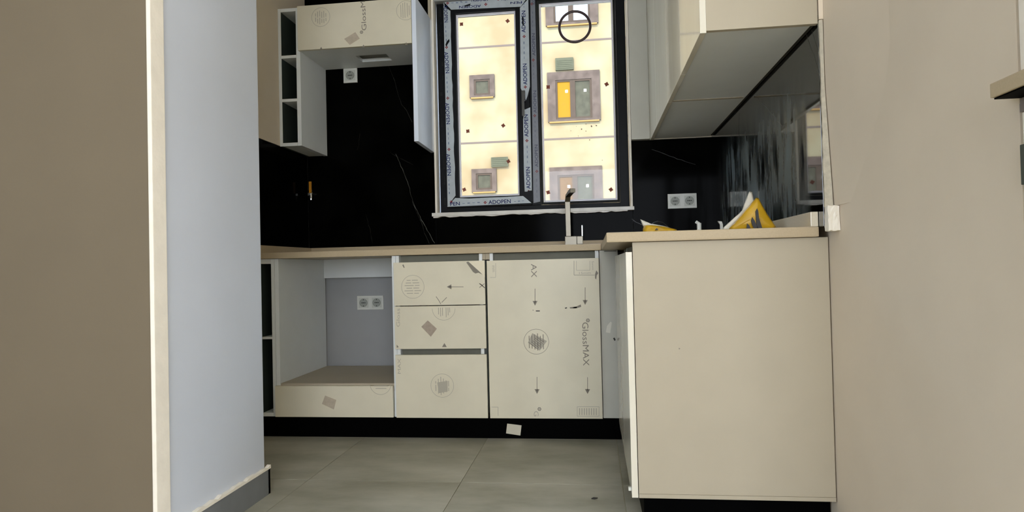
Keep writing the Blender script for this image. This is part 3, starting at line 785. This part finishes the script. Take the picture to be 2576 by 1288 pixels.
# ================================================================== UPPER CABINETS
YU = 3.278; ZB, ZT = 1.472, 2.207; UBK = YW-.002
u1 = thing('open_wall_rack', 'narrow open wall rack with three stacked compartments by the left wall', 'cabinet', (-1.57, 3.45, ZB))
box('side_panel', SHADED_BOARD, u1, XL+.001, -1.613, YU+.002, UBK, ZB, ZT)
box('edge_band', LAMC, u1, XL+.001, -1.613, YU, YU+.0018, ZB, ZT, bev=0)
box('side_panel', LAMC, u1, -1.530, -1.508, YU, UBK, ZB, ZT)
for a, b in ((ZB, ZB+.018), (1.7085, 1.724), (1.9405, 1.956), (ZT-.018, ZT)): box('shelf', LAMC, u1, -1.6125, -1.5305, YU+.0, UBK-.012, a, b)
box('back_panel', mat('shaded_board', (44, 54, 50), .6), u1, -1.6125, -1.5305, UBK-.010, UBK, ZB+.0185, ZT-.0185)

u2 = thing('hood_wall_cabinet', 'wall cabinet for a hood with stamped flap front and long side panel', 'cabinet', (-1.2, 3.45, 1.97))
FL = box('flap_door', FILM, u2, -1.5125, -.895, YU-.018, YU-.0005, 1.972, 2.207, bev=.0015)
yq2 = YU-.018
# box of the hood cabinet with a duct cut-out in its floor
hx0, hx1 = U(905, 150, 2, 1.974).x, U(985, 150, 2, 1.974).x
hy0, hy1 = YU+.13, YU+.24
bm = B()
bx(bm, -1.5075, hx0, YU, UBK, 1.974, 1.992); bx(bm, hx1, -.8955, YU, UBK, 1.974, 1.992)
bx(bm, hx0, hx1, YU, hy0, 1.974, 1.992); bx(bm, hx0, hx1, hy1, UBK, 1.974, 1.992)
obj('bottom_panel', bm, LAMC, u2, recalc=False)
bm = B(); bx(bm, -1.5075, -.8955, YU, UBK, 2.189, 2.207); bx(bm, -1.5075, -.8955, UBK-.01, UBK, 1.9925, 2.1885)
obj('carcass', bm, LAMC, u2, recalc=False)
box('side_panel', SKYLIT_FILM, u2, -.893, -.870, YU-.018, UBK-.004, 1.462, 2.213, bev=.0015, label='glossy white side panel hanging lower than the flap')
stamp(FL, yq2, 807, 43, .050, False, 21); stamp(FL, yq2, 1021, 26, .050, False, 22, math.pi*.32, math.pi*1.68)
bm = B(); P2 = FP(yq2)
for i, x in enumerate((1008, 1013, 1018, 1024, 1029)): seg(bm, P2, f2(x, (12, 8, 6, 8, 14)[i], yq2), f2(x+1, (44, 46, 45, 42, 38)[i], yq2), .003)
obj('stamp_lines', bm, INKF, FL)
wordf(FL, yq2, 'GlossMAX', (922, 76), (917, -34), .026, INK); logo(FL, yq2, 909.5, 81)
tapeq(FL, yq2, ((866, 98), (894, 81), (905, 97), (880, 113)))
for x in (808, 914.5, 1022): poly_obj('printed_triangle', FP(yq2), [f2(*a, yq2) for a in ((x-4, 125-(x-808)*.055), (x, 118-(x-808)*.055), (x+4, 125-(x-808)*.055))], INK, FL, .0004)

# filler strip beside the window over the slab
fs = tag(box('filler_strip', LAM, None, -.8865, WX0-.0005, 3.585, YW-.0005, 1.482, 2.6), 'narrow beige strip left of the window beside the hood cabinet', 'panel')
fr = tag(box('wall_filler', LAMG, None, WX1+.001, .328, 3.585, YW+.0, 1.481, 2.45), 'pale filler board right of the window, ending above the black slab', 'panel')

# right-hand wall cabinets
ZU = 1.478; ZT2 = 2.42; YU2 = 1.941
jy = U(1693, 254, 2, ZU).y
u3 = thing('wall_cabinet', 'near wall cabinet with plain end panel above the peninsula end', 'cabinet', (.5, 2.4, ZU), 'wall cabinets over the peninsula')
box('end_panel', LAM, u3, .3465, XRT-.001, YU2, YU2+.018, ZU, ZT2, bev=.001)
box('bottom_panel', LAMC, u3, .3485, .643, YU2+.0185, jy-.001, ZU+.003, ZU+.021)
bm = B(); bx(bm, .3485, .634, YU2+.0185, jy-.001, ZT2-.018, ZT2); bx(bm, .626, .634, YU2+.0185, jy-.001, ZU+.0215, ZT2-.0185)
bx(bm, .3485, .6255, jy-.018, jy-.001, ZU+.0215, ZT2-.0185)
obj('carcass', bm, LAMC, u3)
box('door', GLOSS, u3, .3285, .3465, YU2-.0, 2.36, ZU-.006, ZT2, bev=.0015); box('door', GLOSS, u3, .3285, .3465, 2.363, jy-.0015, ZU-.006, ZT2, bev=.0015)
u4 = thing('wall_cabinet', 'far wall cabinet over the peninsula, touching the window wall', 'cabinet', (.5, 3.2, ZU), 'wall cabinets over the peninsula')
box('bottom_panel', LAMC, u4, .3485, .643, jy+.001, 3.584, ZU+.003, ZU+.021)
bm = B(); bx(bm, .3485, .634, jy+.001, 3.584, ZT2-.018, ZT2); bx(bm, .626, .634, jy+.001, 3.584, ZU+.0215, ZT2-.0185)
bx(bm, .3485, .6255, jy+.001, jy+.018, ZU+.0215, ZT2-.0185)
obj('carcass', bm, LAMC, u4)
box('door', GLOSS, u4, .3285, .3465, jy+.0015, 3.22, ZU-.006, ZT2, bev=.0015); box('door', GLOSS, u4, .3285, .3465, 3.223, 3.584, ZU-.006, ZT2, bev=.0015)
box('joint_edge', LAM, u4, .3485, .634, jy+.0, jy+.016, ZU-.0, ZU+.0028, bev=.0005)
# dark gap packing along the wall side of the cabinets
o = box('wall_packing', mat('dark_packing', (54, 52, 44), .8, noise=(30, .4), bump=(60, .6)), u3, .644, XRT-.002, YU2+.02, jy-.002, ZU+.004, ZU+.02)
o = box('wall_packing', MATS['dark_packing'], u4, .644, XRT-.002, jy+.002, 3.58, ZU+.004, ZU+.02)

# ================================================================== SOCKETS, VALVE, TAP
def socket(name, x0, x1, z0, z1, y, ngang, label, loc_label_cat='socket'):
    s = thing(name, label, loc_label_cat, ((x0+x1)/2, y, z0))
    box('frame_plate', WHITEPL, s, x0, x1, y-.009, y-.0003, z0, z1, bev=.002)
    w = (x1-x0)/ngang
    for i in range(ngang):
        cx = x0+w*(i+.5); cz = (z0+z1)/2; h = min(w, z1-z0)*.36
        bm = B(); bx(bm, cx-h, cx+h, y-.0115, y-.0085, cz-h, cz+h, .001); ins = obj('socket_insert', bm, WHITEPL_S, s)
        R = h*.80
        bm = B(); P = FP(y-.0115); ring(bm, P, (cx, cz), R, R*.10, nseg=28, t=.0012)
        obj('socket_rim', bm, mat('socket_shadow_ring', (120, 122, 110), .5), s)
        bm = B(); cyl(bm, (cx, y-.0112, cz), (0, -1, 0), R*.92, .0008, 28); obj('socket_well', bm, mat('socket_well_plastic', (150, 152, 142), .5), s)
        bm = B()
        for dx in (-R*.42, R*.42): cyl(bm, (cx+dx, y-.0121, cz), (0, -1, 0), R*.13, .0004, 12)
        for dz in (R*.80, -R*.80): bx(bm, cx-R*.10, cx+R*.10, y-.0126, y-.0121, cz+dz-R*.12, cz+dz+R*.12)
        bx(bm, cx-R*.22, cx+R*.22, y-.0124, y-.0121, cz-R*.1, cz+R*.1)
        obj('socket_holes', bm, DARKHOLE, s)
    return s
socket('double_socket', .4155, .568, 1.100, 1.1795, YW, 2, 'white double socket on the black slab right of the window')
socket('double_socket', -1.349, -1.193, .578, .658, 3.63, 2, 'white double socket inside the oven niche')
socket('single_socket', -1.399, -1.317, 1.889, 1.976-.0035, YW, 1, 'single white socket under the hood cabinet on black marble')

gv = thing('gas_valve', 'small gas valve with yellow lever on the black left corner', 'valve', (-1.60, 3.59, 1.21))
a = U(781, 490, 1, 3.56)
bm = B(); cyl(bm, (a.x+.003, 3.56, a.z-.022), (0, 0, 1), .008, .05, 16); cyl(bm, (a.x+.003, 3.56, a.z-.030), (0, 0, 1), .0065, .01, 8); cyl(bm, (a.x+.003, 3.56, a.z+.008), (0, 1, .0001), .009, .0545, 16)
bx(bm, a.x-.010, a.x+.004, 3.545, 3.56, a.z-.006, a.z+.010, .002)
obj('valve_body', bm, STEEL, gv)
b = U(781, 457, 1, 3.545)
bm = B(); bx(bm, b.x-.0075, b.x+.0075, 3.538, 3.544, a.z+.008, b.z, .002); obj('valve_lever', bm, BRASS, gv, label='yellow lever')

fa = thing('kitchen_faucet', 'square chrome kitchen faucet standing at the sink before the window', 'faucet', (-.11, 3.40, CT))
yq3 = 3.40
x0 = U(1421.5, 600, 1, yq3).x; x1 = U(1451, 600, 1, yq3).x
box('faucet_base', CHROME, fa, x0, x1, yq3-.025, yq3+.025, CT+.0003, U(1430, 594.5, 1, yq3-.025).z, bev=.002)
xa = U(1423, 560, 1, yq3).x; xb = U(1436, 560, 1, yq3).x; zt = U(1428, 508, 1, yq3).z
zb = U(1430, 594.5, 1, yq3-.025).z+.0005
# column and bent spout as one swept bar leaning towards the basin
bm = B(); hw = (xb-xa)/2; hd = .011; cx = (xa+xb)/2
path = [((cx, yq3, zb), 0), ((cx-.001, yq3, zt), 0), ((cx+.003, yq3-.018, zt+.030), .7), ((cx+.022, yq3-.075, zt+.046), 1.2), ((cx+.030, yq3-.11, zt+.046), 1.45)]
rings_ = []
for (p, t) in path:
    p = Vector(p); up = Vector((0, math.cos(t), math.sin(t)))
    rings_.append([bm.verts.new(p+Vector((sx*hw, 0, 0))+up*sy*hd) for sx, sy in ((-1, -1), (1, -1), (1, 1), (-1, 1))])
for A, Bq in zip(rings_[:-1], rings_[1:]):
    for i in range(4): bm.faces.new((A[i], A[(i+1) % 4], Bq[(i+1) % 4], Bq[i]))
bm.faces.new(rings_[0]); bm.faces.new(rings_[-1][::-1])
bmesh.ops.bevel(bm, geom=[e for e in bm.edges], offset=.0015, segments=1, affect='EDGES')
obj('spout', bm, CHROME, fa)
xh0 = U(1454, 600, 1, yq3).x; xh1 = U(1466.5, 600, 1, yq3).x
box('lever_block', CHROME, fa, x1+.0005, xh1, yq3-.018, yq3+.018, CT+.012, zb-.001, bev=.002)
box('lever', mat('bright_chrome', (200, 206, 206), .3, metal=1), fa, xh1-.006, xh1, yq3-.018, yq3+.012, zb-.0005, U(1465, 567, 1, yq3).z, bev=.001)

a = U(1495, 1255, 2, 0)
bm = B(); prism(bm, [(a.x-.010, a.y-.004, .0006), (a.x+.002, a.y-.006, .0006), (a.x+.012, a.y+.004, .0006), (a.x-.002, a.y+.007, .0006)], (0, 0, .003))
tag(obj('plaster_crumb', bm, INKD, None), 'tiny dark crumb lying on the floor tiles near the peninsula', 'debris')

# ================================================================== ON THE PENINSULA
def inflate(front, y, depth, n=7, wob=.15, seed=1, top=None):
    """closed cushion over a front outline in X,Z"""
    random.seed(seed); bm = B()
    c = Vector((sum(p[0] for p in front)/len(front), sum(p[1] for p in front)/len(front)))
    pts = []
    for a, b in zip(front, front[1:]+front[:1]):
        for i in range(3): pts.append(Vector(a).lerp(Vector(b), i/3))
    F, K = [], []
    for k in range(n+1):
        s = 1-k/n; d = depth*math.sqrt(max(0, 1-s*s))
        if k == n:
            F.append([bm.verts.new((c.x, y-d, c.y))]); K.append([bm.verts.new((c.x, y+d, c.y))]); break
        rf, rk = [], []
        for p in pts:
            q = c+(p-c)*s; w = random.uniform(-1, 1)*wob*depth*(k > 0)
            vf = bm.verts.new((q.x, y-d+w, q.y)); rf.append(vf); rk.append(vf if k == 0 else bm.verts.new((q.x, y+d+w, q.y)))
        F.append(rf); K.append(rk)
    for L, flip in ((F, False), (K, True)):
        for k in range(n):
            A, C2 = L[k], L[k+1]; m = len(A)
            for i in range(m):
                j = (i+1) % m
                f = (A[i], A[j], C2[0]) if len(C2) == 1 else (A[i], A[j], C2[j], C2[i])
                bm.faces.new(f[::-1] if flip else f)
    return bm
y = 2.20
def g2(px, py, yy=None): p = U(px, py, 1, yy or y); return (p.x, p.z)
zc = CT+.0015
bag = thing('yellow_sack', 'yellow sack standing as a tall triangle with black print', 'sack', (.51, y, CT))
apex = g2(1905, 497); L0 = g2(1834, 582); R0 = g2(1952, 579)
obj('sack_body', inflate([(L0[0], zc+.010), ((L0[0]+apex[0])/2-.003, (zc+apex[1])/2+.004), (apex[0]-.003, apex[1]), (apex[0]+.004, apex[1]-.002), ((R0[0]+apex[0])/2+.002, (zc+apex[1])/2), (R0[0], zc+.012), (R0[0]-.005, zc+.001), (L0[0]+.005, zc+.001)], y, .016, seed=4, wob=.06), YEL, bag, smooth=True)
obj('sack_lining', inflate([(L0[0]-.016, zc+.001), (L0[0]-.014, zc+.014), g2(1856, 545), g2(1869, 530), (apex[0]-.013, apex[1]-.018), g2(1886, 492), g2(1890, 479), g2(1897, 481), g2(1902, 500), (apex[0]-.001, apex[1]-.06), (L0[0]+.02, zc+.004)], y+.026, .008, seed=5), SACKW, bag, smooth=True, label='white torn lining')
pyb = y-.019
bm = B(); P = FP(pyb)
for pts in (((1904, 524), (1907, 530), (1909, 548), (1919, 580), (1905, 580), (1902, 556), (1900, 532)),
            ((1892, 546), (1898, 555), (1909, 580), (1899, 580), (1892, 566), (1889, 555)),
            ((1879, 562), (1884, 566), (1891, 580), (1877, 580))):
    poly(bm, P, [g2(*p, pyb) for p in pts], .002)
obj('sack_lettering', bm, SACKK, bag)
y = 2.55
bag2 = thing('yellow_sack', 'yellow sack lying flat near the inner corner with white torn edge', 'sack', (.25, y, CT))
def prof(*ps): return [g2(*p) for p in ps]
pr_ = prof((1617, 576), (1621, 566), (1640, 566), (1672, 570), (1702, 577))
obj('sack_body', inflate([(pr_[0][0], zc+.004)] + pr_ + [(pr_[-1][0]+.01, zc+.004)], y, .03, seed=6, wob=.1), YEL, bag2, smooth=True)
pw = prof((1619, 568), (1612, 550), (1617, 553), (1622, 561), (1645, 562), (1676, 568), (1706, 577), (1672, 573), (1640, 568))
obj('sack_lining', inflate(pw, y+.034, .006, seed=8), SACKW, bag2, smooth=True, label='white torn edge')
poly_obj('sack_lettering', FP(y-.033), prof((1645, 580), (1650, 575), (1654, 580)), SACKK, bag2, .003)
# two short white pipe ends
y = 2.6
a = U(1759, 580, 1, y); b = U(1758, 560, 1, y)
pe = thing('plastic_elbow', 'short white plastic pipe end, left of two on the peninsula', 'pipe', (a.x, y, CT), 'pipe ends on the peninsula')
bm = B(); cyl(bm, (a.x, y, CT+.0003), (0, 0, 1), .0085, b.z-CT-.002, 16); cyl(bm, (a.x, y, b.z-.004), (-.8, -.2, .5), .006, .014, 10)
obj('pipe_body', bm, WHITEPL, pe, smooth=False)
a = U(1815, 578, 1, y); b = U(1813, 560, 1, y)
pe2 = thing('plastic_strip', 'thin curved white plastic strip end, right of two by the yellow sack', 'strip', (a.x, y, CT), 'pipe ends on the peninsula')
bm = B(); bx(bm, a.x-.005, a.x+.005, y-.006, y+.006, CT+.0003, b.z-.008, .001)
prism(bm, [(a.x-.005, y-.006, b.z-.0085), (a.x+.005, y-.006, b.z-.0085), (a.x+.001, y-.006, b.z+.004), (a.x-.013, y-.006, b.z+.006)], (0, .012, 0))
obj('strip_body', bm, WHITEPL, pe2)
# dark cable loop behind the flat sack
bm = B(); y = 2.75; pts = [U(*p, 1, y) for p in ((1638, 566), (1645, 560), (1655, 557), (1668, 560), (1680, 570))]
pts = [Vector((pts[0].x-.01, y, CT+.002))] + pts + [Vector((pts[-1].x+.012, y, CT+.002))]
for p, q_ in zip(pts[:-1], pts[1:]): cyl(bm, p, q_-p, .0018, (q_-p).length, 8)
tag(obj('cable_loop', bm, mat('black_cable', (20, 20, 18), .5), None), 'thin black cable loop behind the flat yellow sack', 'cable')

# ================================================================== NEAR RIGHT EDGE
lg = thing('stone_ledge', 'beige stone ledge with a shade-black sheet beneath, jutting at the right picture edge', 'ledge', (.8, 1.0, 1.057))
box('ledge_slab', STONE, lg, .641, 1.0, .70, 1.13, 1.058, 1.081, bev=.002)
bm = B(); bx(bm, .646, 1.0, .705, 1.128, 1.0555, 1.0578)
obj('ledge_shade', bm, PLINTH, lg)  # black sheet standing in for the shadow under the ledge
bm = B(); bx(bm, .684, 1.0, 1.05, 1.128, 1.0465, 1.055); bx(bm, .6835, 1.0, 1.05, 1.129, 1.033, 1.0462)
obj('ledge_bracket', bm, mat('grey_bracket', (128, 116, 108), .6, noise=(40, .1)), lg)
ps = thing('wall_pier', 'bright cream pier at the right picture edge under and above the ledge', 'pier', (.8, 1.08, 0))
box('pier_lower', PAINT_W, ps, .6865, .89, 1.06, 1.128, .001, 1.0325, bev=.001)
box('pier_upper', PAINT_W, ps, .6865, .89, 1.06, 1.128, 1.0815, 2.6, bev=.001)
cb = tag(box('control_box', GREYBOX, None, .6815, .6862, 1.065, 1.129, .917, .981, bev=.0015), 'dark grey-green box on the cream pier below the ledge', 'box')

# ================================================================== BUILDING OPPOSITE
YB = 24.0
bd = thing('apartment_building', 'sunlit cream apartment block facing the kitchen window', 'building', (0, YB, -3))
bm = B(); bx(bm, -22, 30, YB, YB+8, -3, 11.9)
obj('facade_wall', bm, CREAM, bd)
for z in (9.06, 5.47, 1.88, -1.7): box('facade_groove', FGROOVE, bd, -22, 30, YB-.006, YB-.0005, z-.035, z+.035, bev=0)
box('roof_edge', FSURR, bd, -22.2, 30.2, YB-.3, YB+.2, 11.91, 12.1, bev=.01)
def fwin(x0, x1, z0, z1, kind, seed=0):
    bm = B(); s = (x1-x0)
    t = .30 if kind != 'small' else .17
    # stone surround with stepped inner edge
    for (a, b, c, d) in ((x0, x0+t, z0, z1), (x1-t, x1, z0, z1), (x0+t, x1-t, z1-t, z1), (x0+t, x1-t, z0, z0+.08)): bx(bm, a, b, YB-.07, YB-.001, c, d)
    w = obj('window', bm, FSURR, bd, recalc=False)
    bx_ = B(); i0, i1, k0, k1 = x0+t+.0, x1-t-.0, z0+.08, z1-t
    fw = .07
    for (a, b, c, d) in ((i0, i0+fw, k0, k1), (i1-fw, i1, k0, k1), (i0+fw, i1-fw, k1-fw, k1), (i0+fw, i1-fw, k0, k0+fw)): bx(bx_, a, b, YB-.05, YB-.002, c, d)
    mid = (i0+i1)/2
    if kind != 'small': bx(bx_, mid-.13, mid+.06, YB-.052, YB-.002, k0+fw, k1-fw)
    obj('window_frame', bx_, FFRAME, w, recalc=False)
    yy = YB-.02
    if kind == 'small':
        obj('pane', bx(B(), i0+fw, i1-fw, yy, yy+.01, k0+fw, k1-fw), FGLASS, w)
    else:
        lm, rm = {'yellow': (FYEL, FGLASS), 'bright': (FGLASSB, FGLASSB), 'ochre': (mat('facade_ochre_board', (86, 64, 38), .8, spec=.05, noise=(3, .2)), FGLASS), 'dark': (FGLASS, FGLASS)}[kind]
        obj('pane', bx(B(), i0+fw, mid-.13, yy, yy+.01, k0+fw, k1-fw), lm, w)
        obj('pane', bx(B(), mid+.06, i1-fw, yy, yy+.01, k0+fw, k1-fw), rm, w)
        for cx in (mid-.26, mid+.42): obj('pane_sticker', bx(B(), cx-.045, cx+.045, yy-.01, yy-.001, k1-.47, k1-.37), mat('white_sticker', (250, 248, 235), .6), w)
    box('window_ledge', ORCH, bd, x0+.05, x1-.05, YB-.10, YB-.001, z0-.05, z0-.002, bev=0)
for dx in (-12.2, -6.1, 0, 6.1, 12.2, 18.3):
    main = dx == 0
    for r, (z0, z1) in enumerate(((-1.1, .72), (2.55, 4.42), (6.10, 7.93), (9.66, 11.5))):
        fwin(-1.48+dx, .445+dx, z0, z1, ('dark', 'ochre', 'yellow', 'bright')[r] if main else ('dark', 'dark', 'ochre', 'bright')[r])
    for r, (z0, z1) in enumerate(((0.0, .87), (3.62, 4.48), (7.16, 8.0), (10.75, 11.6))):
        fwin(-4.39+dx, -3.45+dx, z0, z1, 'small')
for (a, b, c, d) in ((-1.16, -.50, 7.99, 8.44), (-3.635, -3.0, 4.52, 4.885), (4.9, 5.56, 7.99, 8.44)):
    v = B(); bx(v, a, b, YB-.09, YB-.071 if c < 5 else YB-.002, c, d, .01)
    for i in range(5): bx(v, a+.05, b-.05, YB-.10, YB-.09, c+.06+i*.07, c+.075+i*.07)
    obj('vent_plate', v, FVENT, bd, recalc=False)
box('ground_plate', mat('street_asphalt', (150, 145, 136), .9, noise=(1, .1)), None, -40, 45, 3.9, 45, -3.2, -3.0, bev=0)
gp = bpy.data.objects['ground_plate']; gp.name = 'floor_street'; struct(gp, 'pale street ground between the two buildings')
